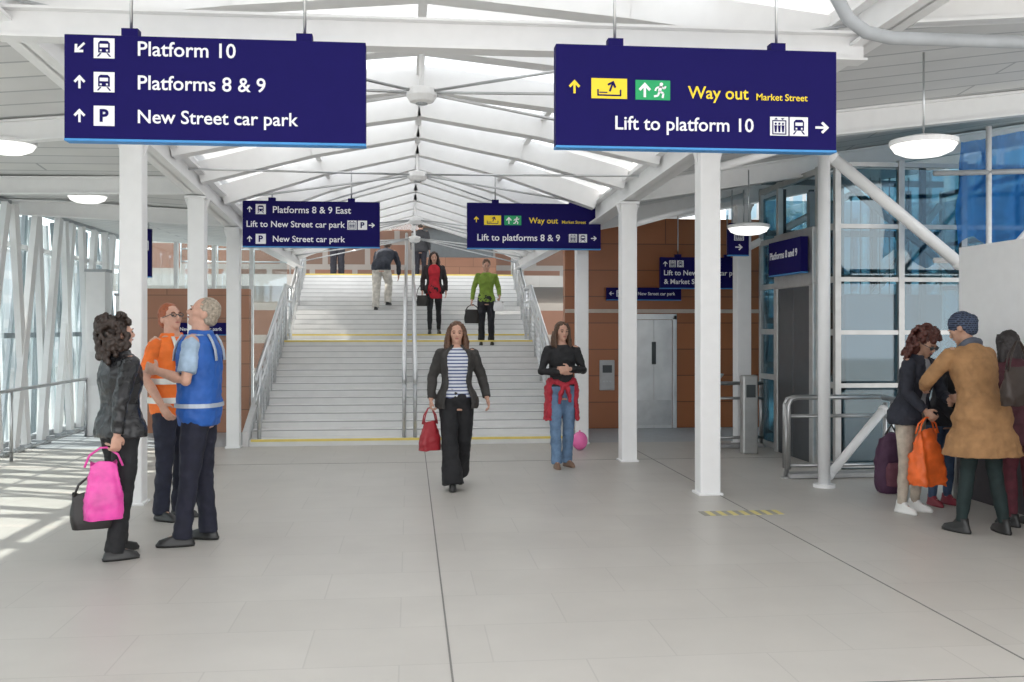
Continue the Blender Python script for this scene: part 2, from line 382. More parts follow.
for zz,rr in ((.85,.022),(.1,.012)): MB().tube([(0,-8,zz),(0,3.4,zz)],rr,10).obj('rail',steel,r,smooth=True)
for j in range(5): MB().tube([(0,-7.8+2.76*j,0),(0,-7.8+2.76*j,.85)],.02,10).obj('post',steel,r,smooth=True)
for x,y,h,w,l in ((-4.62,15.4,2.45,.28,'tall white painted service post with a grey cap'),(-4.25,15.5,2.1,.24,'white painted service post near the brown wall')):
    e=empty('service_post',(x,y,0),l,'post')
    MB().box((0,0,h/2),(w,w,h)).obj('body',white,e,bevel=.01); MB().box((0,0,h),(w+.03,w+.03,.04)).obj('cap',grey,e); MB().box((0,-w/2-.005,1.0),(w*.6,.012,.5)).obj('access_door',white2,e)
# ------------------------------------------------------------------ glazed lift shaft right
lf=empty('lift_shaft',(4.8,10.8,0),'glazed lift shaft with steel frame and a portal with dark doors','lift')
LX,LY,H=2.6,2.4,3.5
for px,py in ((0,0),(0,LY),(LX,0),(LX,LY),(.75,0),(1.5,0),(0,.5),(0,1.75)):
    MB().box((px,py,H/2),(.07,.07,H)).obj('frame_post',dsteel,lf,bevel=.004)
for px,py in ((.3,LY),(.7,LY),(1.1,LY),(1.6,LY),(2.1,LY),(.9,1.9),(1.7,.35),(1.2,.35)):
    MB().box((px,py,H/2),(.06,.06,H)).obj('frame_post',dark if px<1.5 else mgrey,lf)
for zz in (.05,.95,1.55,2.15,2.75,3.45):
    MB().box((LX/2,0,zz),(LX,.05,.05)).obj('frame_rail',dsteel,lf); MB().box((0,LY/2,zz),(.06,LY,.07)).obj('frame_rail',dsteel,lf)
    MB().box((LX,LY/2,zz),(.05,LY,.06)).obj('frame_rail',mgrey,lf); MB().box((LX/2,LY,zz+.15),(LX,.06,.08)).obj('frame_rail',mgrey,lf)
for a,b in ((0,.75),(.75,1.5),(1.5,2.6)):
    for z0,z1 in ((.1,.9),(1,2.1),(2.2,3.4)):
        MB().box(((a+b)/2,0,(z0+z1)/2),(b-a-.08,.015,z1-z0)).obj('glass_panel',glb,lf)
MB().box((LX,LY/2,1.7),(.015,LY,3.3)).obj('glass_panel',glb,lf)
MB().box((LX/2,LY+.05,1.7),(LX,.015,3.3)).obj('glass_panel',glb,lf)
MB().box((0,LY*.87,1.7),(.015,LY*.2,3.3)).obj('glass_panel',glb,lf)
MB().box((0,.27,1.7),(.02,.42,3.3)).obj('glass_panel',glb,lf)
MB().box((-.03,1.12,2.45),(.1,1.25,.7)).obj('portal_head',dsteel,lf,bevel=.01)
MB().box((-.03,.55,1.07),(.1,.12,2.14)).obj('portal_jamb',dsteel,lf,bevel=.01); MB().box((-.03,1.7,1.07),(.1,.12,2.14)).obj('portal_jamb',dsteel,lf,bevel=.01)
dd=mat('lift_door_dark',(.09,.1,.11),.35,.5)
for s in (0,1): MB().box((-.05,.87+.5*s,1.05),(.04,.49,2.1)).obj('door_leaf',dd,lf,bevel=.004)
MB().box((.9,1.2,1.0),(1.2,1.5,2.0)).obj('lift_car',mat('car_dark',(.10,.13,.15),.4,.4),lf,bevel=.02)
MB().box((.5,1.9,1.7),(.1,.1,3.4)).obj('guide_rail',grey,lf)
beam_mb((.1,2.3,.2),(2.5,2.3,3.3),.06,.08).obj('frame_brace',white,lf)
beam_mb((.1,.12,3.3),(1.5,.12,2.2),.05,.06).obj('frame_brace',mgrey,lf)
beam_mb((1.5,.12,2.1),(2.6,.12,.1),.05,.06).obj('frame_brace',mgrey,lf)
beam_mb((2.5,2.3,1.2),(.1,2.3,2.6),.05,.06).obj('frame_brace',dsteel,lf)
for k in range(9): MB().tube([(.2+.12*k,.6,.1),(.2+.12*k,.6,3.4)],.008,6).obj('cable',dark,lf)
c=empty('ticket_reader',(4.3,12.3,0),'stainless steel call-button bollard beside the lift','control panel')
MB().box((0,0,.5),(.2,.14,1.0)).obj('body',dsteel,c,bevel=.02); MB().box((-.0,-.075,.8),(.12,.012,.16)).obj('button_plate',dark,c)
railm=mat('rail_steel',(.42,.42,.42),.3,.85)
def loop_rail(x0,x1,y,label,y1=None):
    e=empty('barrier_rail',(x0,y,0),label,'railing')
    L=x1-x0
    for yy in (0,.12):
        MB().tube([(0,yy,.1),(-.0,yy,.78),(.03,yy,.84),(.1,yy,.86),(L,yy,.86)],.022,12).obj('rail',railm,e,smooth=True)
        MB().tube([(0,yy,.66),(L,yy,.66)],.014,10).obj('rail',railm,e,smooth=True)
    MB().tube([(0,0,.14),(L,0,.14)],.02,10).obj('rail',railm,e,smooth=True)
    n=max(2,int(L/.7)+1)
    for i in range(n): 
        xx=L*i/(n-1)
        MB().tube([(xx,0.06,0),(xx,0.06,.8)],.024,10).obj('post',railm,e,smooth=True); MB().tube([(xx,0.06,0),(xx,0.06,.015)],.06,14).obj('foot_plate',railm,e)
    MB().box((L/2,.06,.03),(L,.2,.05)).obj('kerb',mat('kerb',(.35,.35,.35),.5),e,bevel=.01)
loop_rail(4.0,5.1,10.2,'double stainless steel barrier railing around the lift')
loop_rail(4.0,4.7,12.9,'short stainless steel barrier railing by the white column')
e=empty('barrier_rail',(5.0,6.2,0),'stainless steel wall rail behind the waiting people','railing')
MB().tube([(0,0,.86),(0,3.9,.86)],.025,12).obj('rail',steel,e,smooth=True)
for j in range(4): MB().tube([(0,.1+1.2*j,0),(0,.1+1.2*j,.86)],.022,10).obj('post',steel,e,smooth=True)
struct(bx(5.24,5.36,4,9.05,.0,2.37),'wall_panel_right',mat('panel_white',(.93,.93,.93),.5,var=.02))
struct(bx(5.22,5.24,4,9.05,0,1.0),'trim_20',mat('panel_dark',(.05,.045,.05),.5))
netm=glass('blue_netting',(.6,.78,.95),gl=.55,tcol=(.03,.17,.5),kind='D')
mb=MB(); N=60; K=16
for i in range(N+1):
    x=5.75+2.3*i/N
    for j in range(K+1):
        t=j/K
        mb.v.append(V((x,9.95+.035*math.sin(i*1.1+2*math.sin(j*.35))+.02*math.sin(i*.5-j*.9)+.05*math.sin(i*.21),2.45+.12*math.sin(i*.33)*(1-t)+(1.1+.45*i/N)*t)))
for i in range(N):
    for j in range(K): a=i*(K+1)+j; mb.f.append([a,a+K+1,a+K+2,a+1])
top(mb,'debris_netting',netm,'translucent blue debris netting draped over scaffolding','netting',smooth=True)
for i,(a,b) in enumerate((((6.0,9.8,0),(6.0,9.8,3.7)),((7.6,9.8,0),(7.6,9.8,4.0)),((5.4,9.8,2.3),(8,9.8,2.3)),((5.4,9.8,3.2),(8,9.8,3.3)),((6.1,9.75,2.3),(7.5,9.75,3.8)),((6.8,9.8,2.3),(6.8,9.8,3.85)))):
    top(MB().tube([a,b],.028,10),'scaffold_tube',grey if i%2 else white,'pale painted round scaffold tube','scaffolding',smooth=True,group='scaffold tubes')
for i,(a,b) in enumerate((((9.5,14,0),(9.5,14,4)),((9.5,17,0),(9.5,17,4)),((9.5,20,0),(9.5,20,4)),((9.5,12,1.4),(9.5,24,1.4)),((9.5,12,2.6),(9.5,24,2.6)),((9.5,14,.2),(9.5,17,2.6)),((9.5,17,2.6),(9.5,20,.2)))):
    top(MB().tube([a,b],.04,10),'scaffold_tube',grey,'grey round scaffold tube outside the glazing','scaffolding',smooth=True,group='scaffold tubes')
for j in range(8):
    y=10+1.6*j; struct(bx(8.05,8.07,y+.04,y+1.56,.1,4.1),'window_%d'%wi,gl); wi+=1
    top(MB().box((8.05,y,2.1),(.1,.08,4.2)),'mullion',grey,'grey curtain wall mullion','window frame',group='curtain wall mullions')
for j in range(3):
    x=5.8+j*.75; struct(bx(x,x+.7,15.7,15.72,.1,3.3),'window_%d'%wi,gl); wi+=1
    top(MB().box((x-.02,15.7,1.7),(.06,.08,3.4)),'mullion',grey,'grey curtain wall mullion','window frame',group='curtain wall mullions')
for j in range(4):
    x=-5.1+j*.7; top(MB().box((x,19.4,1.7),(.07,.1,3.4)),'mullion',white,'white curtain wall mullion','window frame',group='curtain wall mullions')
    struct(bx(x+.04,x+.66,19.39,19.41,.1,3.3),'window_%d'%wi,gl); wi+=1
# ------------------------------------------------------------------ upper level and outside
struct(bx(-8,8,24.1,40,2.6,2.879),'floor_upper',floorm)
shop=brickmat('shopfront',(.40,.20,.13),(.26,.17,.13),(.5,.46,.43),1.5,.9,.1,.5,'xz',.3)
struct(bx(-8,8,36,36.3,2.88,5.1),'wall_back',shop)
for j in range(10):
    x=-7.9+1.6*j; struct(bx(x+.04,x+1.56,36.1,36.12,5.15,7.4),'window_%d'%wi,gl); wi+=1
    top(MB().box((x,36.1,6.3),(.08,.1,2.4)),'mullion',white,'white curtain wall mullion','window frame',group='curtain wall mullions')
struct(bx(-8,8,22.5,40,7.5,7.6),'ceiling_upper',white2)
e=empty('upper_balustrade',(-5.4,24.3,2.88),'steel balustrade at the edge of the upper level','railing')
for zz in (.3,.6,1.0): MB().tube([(0,0,zz),(2.6,0,zz)],.02,8).obj('rail',steel,e,smooth=True)
for j in range(4): MB().tube([(.85*j,0,0),(.85*j,0,1.0)],.02,8).obj('post',steel,e,smooth=True)
e=empty('kiosk',(1.6,33,2.88),'small brown timber kiosk with a dark opening and pale fascia','kiosk')
MB().box((0,0,.5),(2.4,1.6,1.0)).obj('counter',brown2,e,bevel=.02); MB().box((0,.3,1.5),(2.3,1,1.1)).obj('opening',mgrey,e); MB().box((0,0,2.15),(2.5,1.7,.3)).obj('fascia',mat('kiosk_fascia',(.45,.33,.25),.5),e,bevel=.02)
struct(bx(-60,60,-40,90,-.6,-.4),'ground',mat('paving',(.33,.33,.32),.8))
bl=brickmat('office_facade',(.3,.36,.39),(.38,.43,.46),(.52,.54,.55),1.6,1.1,.2,.3,'yz',0)
br=brickmat('blue_office',(.04,.14,.22),(.11,.21,.28),(.2,.23,.25),1.1,1.0,.16,.3,'yz',0)
bl2=brickmat('brick_office',(.36,.18,.12),(.3,.16,.11),(.5,.45,.4),2.2,1.5,.2,.4,'xz',0)
def bldg(x0,x1,y0,y1,h,m,label):
    e=empty('office_building',((x0+x1)/2,(y0+y1)/2,-.4),label,'building')
    MB().box((0,0,h/2),(x1-x0,y1-y0,h)).obj('facade',m,e); MB().box((0,0,h+.2),(x1-x0+.4,y1-y0+.4,.4)).obj('parapet',white2,e)
bldg(-26,-18,10,60,5.5,bl,'pale office building with greyish windows seen through glass')
bldg(13,20,6,40,9,br,'office building with blue glazing seen through the shaft')
bldg(-12,10,46,54,7.5,bl2,'brick office building seen beyond the upper level')
# ------------------------------------------------------------------ pendant lights
lampm=mat('lamp_diffuser',(1,.98,.94),.4,emis=1.2,var=.01)
def pendant(x,y,z,d,zt,label='round white pendant ceiling light on a thin rod'):
    e=empty('ceiling_light',(x,y,z),label,'light',group='round ceiling lights')
    MB().loft([(0,0,-.085,d*.12,d*.12),(0,0,-.075,d*.28,d*.28),(0,0,-.045,d*.42,d*.42),(0,0,.0,d*.48,d*.48)],32,e=2).obj('diffuser',lampm,e,smooth=True)
    MB().loft([(0,0,0,d*.5,d*.5),(0,0,.035,d*.5,d*.5),(0,0,.06,d*.3,d*.3)],32,e=2).obj('housing',white2,e)
    MB().tube([(0,0,.05),(0,0,zt-z)],.008,8).obj('rod',steel,e,smooth=True)
pendant(3.75,6.95,2.94,.48,3.62); pendant(4.05,11.6,2.8,.5,3.5)
pendant(-3.65,9.5,3.27,.5,3.42); pendant(-4.0,12.9,3.24,.48,3.32)
# ------------------------------------------------------------------ signs
def text_mb(s,width=None,height=None,off=.01):
    cu=bpy.data.curves.new('t','FONT'); cu.body=s; cu.size=1; cu.offset=off; cu.extrude=.008; cu.resolution_u=3
    o=bpy.data.objects.new('t',cu); COL.objects.link(o); bpy.context.view_layer.update()
    me=bpy.data.meshes.new_from_object(o.evaluated_get(bpy.context.evaluated_depsgraph_get()))
    bpy.data.objects.remove(o)
    vs=[v.co.copy() for v in me.vertices]; x0=min(v.x for v in vs);x1=max(v.x for v in vs)
    k=width/(x1-x0)
    mb=MB(); mb.v=[V(((v.x-x0)*k,-v.z*.3,v.y*k)) for v in vs]; mb.f=[list(p.vertices) for p in me.polygons]
    return mb
def shift(mb,x,y,z):
    mb.v=[p+V((x,y,z)) for p in mb.v]; return mb
def arrow_mb(x,z,s,ang,y):
    P=[(-.08,-.5),(.08,-.5),(.08,.15),(.3,-.08),(.42,.05),(0,.5),(-.42,.05),(-.3,-.08),(-.08,.15)]
    c,q=math.cos(ang),math.sin(ang)
    return MB().prism([(x+s*(a*c-b*q),z+s*(a*q+b*c)) for a,b in P],y-.003,y)
def rect(mb,x,z,w,h,y): return mb.box((x,y-.0015,z),(w,.003,h))
def icon_train(e,x,z,s,y,bg,fg):
    rect(MB(),x,z,s,s,y).obj('pictogram',bg,e)
    m=MB(); m.prism([(x-.28*s,z-.22*s),(x+.28*s,z-.22*s),(x+.28*s,z+.25*s),(x+.18*s,z+.36*s),(x-.18*s,z+.36*s),(x-.28*s,z+.25*s)],y-.005,y-.003)
    m.prism([(x-.2*s,z-.25*s),(x-.12*s,z-.25*s),(x-.26*s,z-.42*s),(x-.34*s,z-.42*s)],y-.005,y-.003); m.prism([(x+.12*s,z-.25*s),(x+.2*s,z-.25*s),(x+.34*s,z-.42*s),(x+.26*s,z-.42*s)],y-.005,y-.003)
    m.obj('pictogram',fg,e)
    m=MB(); rect(m,x,z+.12*s,.4*s,.17*s,y-.005); rect(m,x-.15*s,z-.12*s,.09*s,.09*s,y-.005); rect(m,x+.15*s,z-.12*s,.09*s,.09*s,y-.005); m.obj('pictogram',bg,e)
def icon_P(e,x,z,s,y,bg,fg):
    rect(MB(),x,z,s,s,y).obj('pictogram',bg,e)
    shift(text_mb('P',.42*s,off=.03),x-.2*s,y-.005,z-.28*s).obj('lettering',fg,e)
def icon_lift(e,x,z,s,y,bg,fg):
    rect(MB(),x,z,s,s,y).obj('pictogram',bg,e)
    m=MB()
    for a,b,w,h in ((-.36,-.06,.05,.74),(.36,-.06,.05,.74),(0,.29,.77,.05),(0,-.42,.77,.05)): rect(m,x+a*s,z+b*s,w*s,h*s,y-.003)
    for a,g_ in ((-.18,1),(.18,-1)): m.prism([(x+(a-.09)*s,z+(.39-.035*g_)*s),(x+(a+.09)*s,z+(.39-.035*g_)*s),(x+a*s,z+(.39+.06*g_)*s)],y-.006,y-.003)
    for a in (-.2,0,.2):
        m.prism([(x+(a-.075)*s,z+.04*s),(x+(a+.075)*s,z+.04*s),(x+(a+.04)*s,z-.32*s),(x+(a-.04)*s,z-.32*s)],y-.006,y-.003)
        m.tube([(x+a*s,y-.006,z+.13*s),(x+a*s,y-.003,z+.13*s)],.055*s,12)
    m.obj('pictogram',fg,e)
def icon_exit(e,x,z,s,y,bg,fg):
    rect(MB(),x,z,s*1.8,s,y).obj('pictogram',bg,e)
    m=arrow_mb(x+.12*s,z+.12*s,.56*s,-.35,y-.003)
    rect(m,x,z-.34*s,1.2*s,.07*s,y-.003); rect(m,x-.57*s,z-.2*s,.07*s,.3*s,y-.003); rect(m,x+.57*s,z-.2*s,.07*s,.3*s,y-.003); rect(m,x-.3*s,z-.2*s,.4*s,.05*s,y-.003); m.obj('pictogram',fg,e)
def icon_run(e,x,z,s,y,bg,fg):
    rect(MB(),x,z,s*1.8,s,y).obj('pictogram',bg,e)
    m=arrow_mb(x-.42*s,z,.75*s,0,y-.003)
    X=x+.4*s
    m.tube([(X+.04*s,y-.006,z+.3*s),(X+.04*s,y-.003,z+.3*s)],.09*s,10)
    def limb(a,b,w=.09): 
        a=V((a[0],a[1]));b=V((b[0],b[1]));d=(b-a).normalized();n=V((-d.y,d.x))*w*s/2
        A=V((X,z))+a*s;B=V((X,z))+b*s; m.prism([tuple(A-n),tuple(B-n),tuple(B+n),tuple(A+n)],y-.006,y-.003)
    limb((.02,.22),(-.06,-.06),.16);limb((.0,.18),(.2,.08));limb((.2,.08),(.26,.2));limb((.0,.18),(-.22,.1));limb((-.22,.1),(-.28,-.04))
    limb((-.06,-.06),(.14,-.16),.1);limb((.14,-.16),(.1,-.4),.1);limb((-.06,-.06),(-.14,-.28),.1);limb((-.14,-.28),(-.34,-.32),.1)
    m.obj('pictogram',fg,e)
def sign(x0,x1,y,z0,z1,label,hang=True,zt=None,name='hanging_sign'):
    e=empty(name,((x0+x1)/2,y,z0),label,'sign')
    w=x1-x0;h=z1-z0
    MB().box((0,0,h/2),(w,.09,h)).obj('panel',navy,e,bevel=.004)
    MB().box((0,0,-.006),(w,.092,.013)).obj('trim',sblue,e)
    if hang:
        for s in (-.29,.29):
            MB().box((s*w*1.0,0,h+.02),(.09,.07,.05)).obj('bracket',navy,e)
            MB().tube([(s*w,0,h+.03),(s*w,0,zt-z0)],.009,8).obj('hanger',steel,e,smooth=True)
    return e,w,h,-.046
def T(e,s,x,z,width,m,y,off=.01): shift(text_mb(s,width,off=off),x,y,z).obj('lettering',m,e)
e,w,h,y=sign(-1.91,-.25,5.8,2.655,3.235,'navy hanging direction sign to platforms and car park with white lettering',True,3.95)
L=-w/2; px=w/301.
for r,(zt,ang,ic,s,wd) in enumerate(((.505,math.radians(135),'t','Platform 10',97),(.316,0,'t','Platforms 8 & 9',127),(.128,0,'P','New Street car park',160))):
    arrow_mb(L+15*px,zt-.0,.075,ang,y).obj('arrow',swhite,e)
    (icon_train if ic=='t' else icon_P)(e,L+39*px,zt,.112,y,swhite,navy)
    T(e,s,L+72*px,zt-.035,wd*px,swhite,y)
e,w,h,y=sign(.85,2.555,5.8,2.668,3.262,'navy hanging way-out and lift sign with yellow and white lettering',True,3.95)
L=-w/2; px=w/281.
arrow_mb(L+18*px,.345,.08,0,y).obj('arrow',syel,e)
icon_exit(e,L+52*px,.338,.118,y,syel,navy); icon_run(e,L+95*px,.335,.116,y,sgreen,swhite)
T(e,'Way out',L+130*px,.293,61*px,syel,y); T(e,'Market Street',L+199*px,.291,52*px,syel,y,.008)
T(e,'Lift to platform 10',L+58*px,.1,138*px,swhite,y)
icon_lift(e,L+222*px,.138,.112,y,swhite,navy); icon_train(e,L+242*px,.138,.112,y,swhite,navy)
arrow_mb(L+266*px,.135,.085,-math.pi/2,y).obj('arrow',swhite,e)
e,w,h,y=sign(-2.15,-.39,13.2,2.66,3.25,'navy hanging sign listing platforms, lift and car park',True,3.75)
L=-w/2; px=w/137.
icon_train(e,L+18*px,.48,.13,y,swhite,navy); arrow_mb(L+7*px,.48,.08,0,y).obj('arrow',swhite,e); T(e,'Platforms 8 & 9 East',L+30*px,.435,78*px,swhite,y)
T(e,'Lift to New Street car park',L+4*px,.25,98*px,swhite,y); icon_lift(e,L+109*px,.285,.12,y,swhite,navy); icon_P(e,L+119.5*px,.285,.12,y,swhite,navy); arrow_mb(L+129*px,.285,.08,-math.pi/2,y).obj('arrow',swhite,e)
icon_P(e,L+18*px,.095,.13,y,swhite,navy); arrow_mb(L+7*px,.095,.08,0,y).obj('arrow',swhite,e); T(e,'New Street car park',L+30*px,.06,72*px,swhite,y)
e,w,h,y=sign(.757,2.55,13.2,2.66,3.26,'navy hanging way-out and lift sign above the staircase foot',True,3.75)
L=-w/2; px=w/133.
arrow_mb(L+9*px,.38,.08,0,y).obj('arrow',syel,e); icon_exit(e,L+25*px,.37,.125,y,syel,navy); icon_run(e,L+45*px,.37,.125,y,sgreen,swhite)
T(e,'Way out',L+61*px,.335,29*px,syel,y); T(e,'Market Street',L+94*px,.335,24*px,syel,y,.008)
T(e,'Lift to platforms 8 & 9',L+10*px,.1,82*px,swhite,y); icon_lift(e,L+105*px,.14,.11,y,swhite,navy); icon_train(e,L+115*px,.14,.11,y,swhite,navy); arrow_mb(L+126*px,.14,.08,-math.pi/2,y).obj('arrow',swhite,e)
e,w,h,y=sign(3.73,5.04,14.6,2.2,2.66,'wide navy hanging sign for car park and street lifts',True,3.3)
L=-w/2; arrow_mb(L+.07,.36,.08,0,y).obj('arrow',swhite,e); icon_lift(e,L+.18,.36,.1,y,swhite,navy); icon_train(e,L+.3,.36,.1,y,swhite,navy)
T(e,'Lift to New Street car park',L+.05,.19,1.2,swhite,y,.014); T(e,'& Market Street',L+.05,.06,.68,swhite,y,.014)
e,w,h,y=sign(3.1,4.3,15.52,2.05,2.24,'narrow navy lift sign fixed on the brown wall',False,name='wall_sign')
L=-w/2; arrow_mb(L+.07,.095,.08,math.pi/2,y).obj('arrow',swhite,e); icon_lift(e,L+.2,.095,.1,y,swhite,navy); T(e,'Lift to New Street car park',L+.3,.07,.8,swhite,y)
e,w,h,y=sign(4.12,4.39,12.6,2.55,2.92,'small square navy lift pictogram sign',True,3.4)
icon_lift(e,-.0,.25,.13,y,swhite,navy); arrow_mb(0,.1,.1,-math.pi/2,y).obj('arrow',swhite,e)
e,w,h,y=sign(-3.5,-2.75,15.5,1.5,1.68,'narrow navy wall sign on the terracotta wall',False,name='wall_sign')
T(e,'New Street car park',-w/2+.05,.06,.62,swhite,y)
e,w,h,y=sign(-.53,.53,0,0,.42,'navy lift header sign above the shaft doors',False,name='lift_sign')
e.location=(4.66,11.92,2.27); e.rotation_euler=(0,0,-math.pi/2)
T(e,'Platforms 8 and 9',-w/2+.05,.2,.9,swhite,y)
e,w,h,y=sign(-3.95,-3.75,15.0,2.35,3.0,'small navy hanging sign near the brown wall',True,3.3)
icon_lift(e,0,.45,.14,y,swhite,navy)
# ------------------------------------------------------------------ people
SK=mat('skin',(.56,.32,.235),.5,var=.08,scale=30); SKD=mat('skin_tan',(.42,.24,.165),.5,var=.08,scale=30)
lipm=mat('lips',(.42,.14,.12),.5); eyew=mat('eye_dark',(.05,.035,.03),.2)
PF=[(.80,.12,.09),(.86,.158,.105),(.92,.168,.115),(.98,.155,.108),(1.06,.128,.09),(1.12,.125,.09),(1.2,.14,.102),(1.27,.152,.116),(1.34,.158,.102),(1.39,.148,.08),(1.43,.09,.06),(1.47,.05,.05)]
PM=[(.80,.12,.09),(.86,.152,.103),(.92,.16,.112),(.98,.156,.11),(1.06,.148,.107),(1.12,.148,.109),(1.2,.158,.113),(1.27,.172,.115),(1.34,.178,.106),(1.40,.168,.086),(1.44,.105,.066),(1.48,.058,.054)]
def hand(mb,W,d,n,sg,curl):
    d=d.normalized(); n=(n-d*n.dot(d)).normalized(); t=d.cross(n)*sg
    M=Matrix((t,n,d)).transposed()
    mb.ell(W+d*.048,(.04,.018,.055),M); mb.ell(W+d*.07,(.041,.015,.025),M)
    for i,Ln in enumerate((.07,.078,.073,.057)):
        p=W+d*.088+t*(.03-.0205*i); a=0; pts=[p-d*.02,p]
        for fr,bd in ((.42,.6),(.32,.9),(.26,.6)):
            a+=bd*curl; dr=d*math.cos(a)+n*math.sin(a); p=p+dr*Ln*fr; pts.append(p.copy())
        mb.tube(pts,[.01,.0098,.0092,.0088,.007],8); mb.ell(pts[-1],(.007,)*3,n=8,h=6)
    b=W+d*.022+t*.03; p1=b+(d*.6+t*.75+n*.25).normalized()*.035; p2=p1+(d+t*.15+n*.5).normalized()*.03
    mb.tube([b,p1,p2],[.014,.011,.009],8); mb.ell(p2,(.009,)*3,n=8,h=6)
    return W+d*.09+n*.02
def person(label,loc,yaw,h,sex='f',lean=0,head=(0,0),aL=None,aR=None,lL=None,lR=None,hair=('long',(.05,.03,.02)),
           trs=('straight',(.02,.02,.025)),shirt=None,coat=None,vest=None,waist=None,shoes=(.02,.02,.02),heel=False,skin=SK,curl=(.35,.35),vox=.0065,scarf=None,glasses=False,shades=False,sleeve='long',hands=None,plain=False,belt=None,flare=.18):
    yaw=math.radians(yaw); S=h/1.71
    e=empty('person',loc,label,'person',yaw); e.scale=(S,S,S)
    P=PF if sex=='f' else PM; sw=.165 if sex=='f' else .182
    def prof(z):
        if z<=P[0][0]: return P[1][1],P[1][2]
        for a,b in zip(P,P[1:]):
            if z<=b[0]:
                t=(z-a[0])/(b[0]-a[0]); return a[1]+(b[1]-a[1])*t,a[2]+(b[2]-a[2])*t
        return P[-1][1],P[-1][2]
    la=math.radians(lean)
    def tf(p,off=0):
        k=max(0,min(1,(p.z-.86)/.16)); k=k*k*(3-2*k); q=p-V((0,0,.93))
        return Matrix.Rotation(la*k,3,'X')@q+V((0,0,.93))
    HM=Matrix.Rotation(math.radians(head[0]),3,'Z')@Matrix.Rotation(math.radians(head[1]),3,'X')
    def hf(p): return tf(HM@(p-V((0,.01,1.5)))+V((0,.01,1.5)))
    sh={s:tf(V((s*sw,0,1.395))) for s in (-1,1)}
    aR=aR or ((-.235,.03,1.13),(-.245,-.04,.895)); aL=aL or ((.235,.03,1.13),(.245,-.04,.895))
    lR=lR or ((-.095,-.01,.48),(-.1,.02,.085),-8,0); lL=lL or ((.095,-.01,.48),(.1,.02,.085),8,0)
    arms={-1:[V(a) for a in aR],1:[V(a) for a in aL]}; legs={-1:lR,1:lL}
    b=MB(); b.loft([(0,0,z,rx,ry) for z,rx,ry in P],24,tf)
    b.tube([tf(V((0,.012,1.42))),hf(V((0,.008,1.5))),hf(V((0,.0,1.56)))],[.056,.05,.05] if sex=='f' else [.066,.06,.057],14)
    hd=MB(); hd.ell((0,.005,1.613),(.071,.092,.1),n=20,h=14); hd.ell((0,-.03,1.552),(.052,.06,.06),n=16,h=10); hd.ell((0,-.062,1.512),(.024,.024,.02))
    hd.ell((0,-.05,1.585),(.062,.042,.05)); hd.tube([(0,-.085,1.61),(0,-.101,1.585),(0,-.108,1.572)],[.007,.011,.013],8); hd.ell((0,-.1,1.569),(.017,.013,.01))
    hd.ell((.03,-.083,1.618),(.026,.012,.007)); hd.ell((-.03,-.083,1.618),(.026,.012,.007))
    for s in (-1,1): hd.ell((s*.072,.012,1.59),(.01,.02,.032))
    b.add([hf(p) for p in hd.v],hd.f)
    grips={}
    for s in (-1,1):
        E,W=arms[s]; A=sh[s]
        b.limb([A,A.lerp(E,.5),E,E.lerp(W,.35),W],[.05,.042,.034,.036,.025] if sex=='f' else [.055,.047,.037,.039,.027])
        n=V((-s,0,0)) ; d=(W-E).normalized()
        if hands and hands.get(s): d=V(hands[s][0]).normalized(); n=V(hands[s][1])
        if abs(d.dot(n))>.9: n=V((0,1,0))
        grips[s]=hand(b,W,d,n,1 if s<0 else -1,curl[0 if s<0 else 1])
        K,An=V(legs[s][0]),V(legs[s][1]); Hp=V((s*.085,0,.89))
        b.limb([Hp,Hp.lerp(K,.5),K,K.lerp(An,.35),An],[.08,.068,.048,.05,.034])
        ft=Matrix.Rotation(math.radians(legs[s][2]),3,'Z')@Matrix.Rotation(-math.radians(legs[s][3]),3,'X')
        b.tube([An,An+ft@V((0,-.06,-.035)),An+ft@V((0,-.13,-.05))],[.034,.03,.02],10)
        f=MB(); f.loft([(0,-.045,-.083,.038,.125),(0,-.045,-.066,.040,.13),(0,-.045,-.06,.037,.125),(0,-.04,-.035,.034,.112),(0,-.005,-.01,.032,.068),(0,.01,.03,.035,.045)],20)
        if heel: f.box((0,.055,-.075),(.03,.03,.03))
        f.v=[An+ft@p for p in f.v]; f.obj('shoe',mat('shoe_%s'%(shoes,),shoes,.4),e,smooth=True,bevel=0)
    b.obj('body',skin,e,remesh=vox,sm=2)
    for s in (-1,1):
        m=MB().ell((s*.03,-.087,1.6),(.011,.007,.0055)); m.v=[hf(p) for p in m.v]; m.obj('eye',eyew,e,smooth=True)
        m=MB().tube([(s*.016,-.096,1.621),(s*.03,-.096,1.625),(s*.045,-.088,1.62)],.0035,6); m.v=[hf(p) for p in m.v]; m.obj('eyebrow',mat('brow_%s'%(hair[1],),tuple(c*.8 for c in hair[1]),.8),e,smooth=True)
    m=MB().ell((0,-.09,1.543),(.021,.008,.006)); m.v=[hf(p) for p in m.v]; m.obj('lips',lipm,e,smooth=True)
    if glasses or shades:
        m=MB()
        for s in (-1,1):
            m.tube([(s*.032+.022*math.cos(a),-.1,1.6+.016*math.sin(a)) for a in [i*math.pi/6 for i in range(13)]],.003,6); m.tube([(s*.055,-.1,1.605),(s*.078,.01,1.6)],.003,6)
            if shades: m.ell((s*.032,-.1,1.6),(.026,.007,.021))
        m.tube([(-.01,-.102,1.603),(.01,-.102,1.603)],.003,6); m.v=[hf(p) for p in m.v]; m.obj('glasses',dark,e,smooth=True)
    hm=mat('hair_%s'%(hair[1],),hair[1],.5,var=.4,scale=60,bump=.3)
    g=MB(); st=hair[0]; rnd=random.Random(len(label))
    if st in('long','curly','short','bun'): g.ell((0,.02,1.632),(.082,.093,.098),n=20,h=14)
    if st=='short': g.ell((0,.045,1.58),(.08,.065,.06))
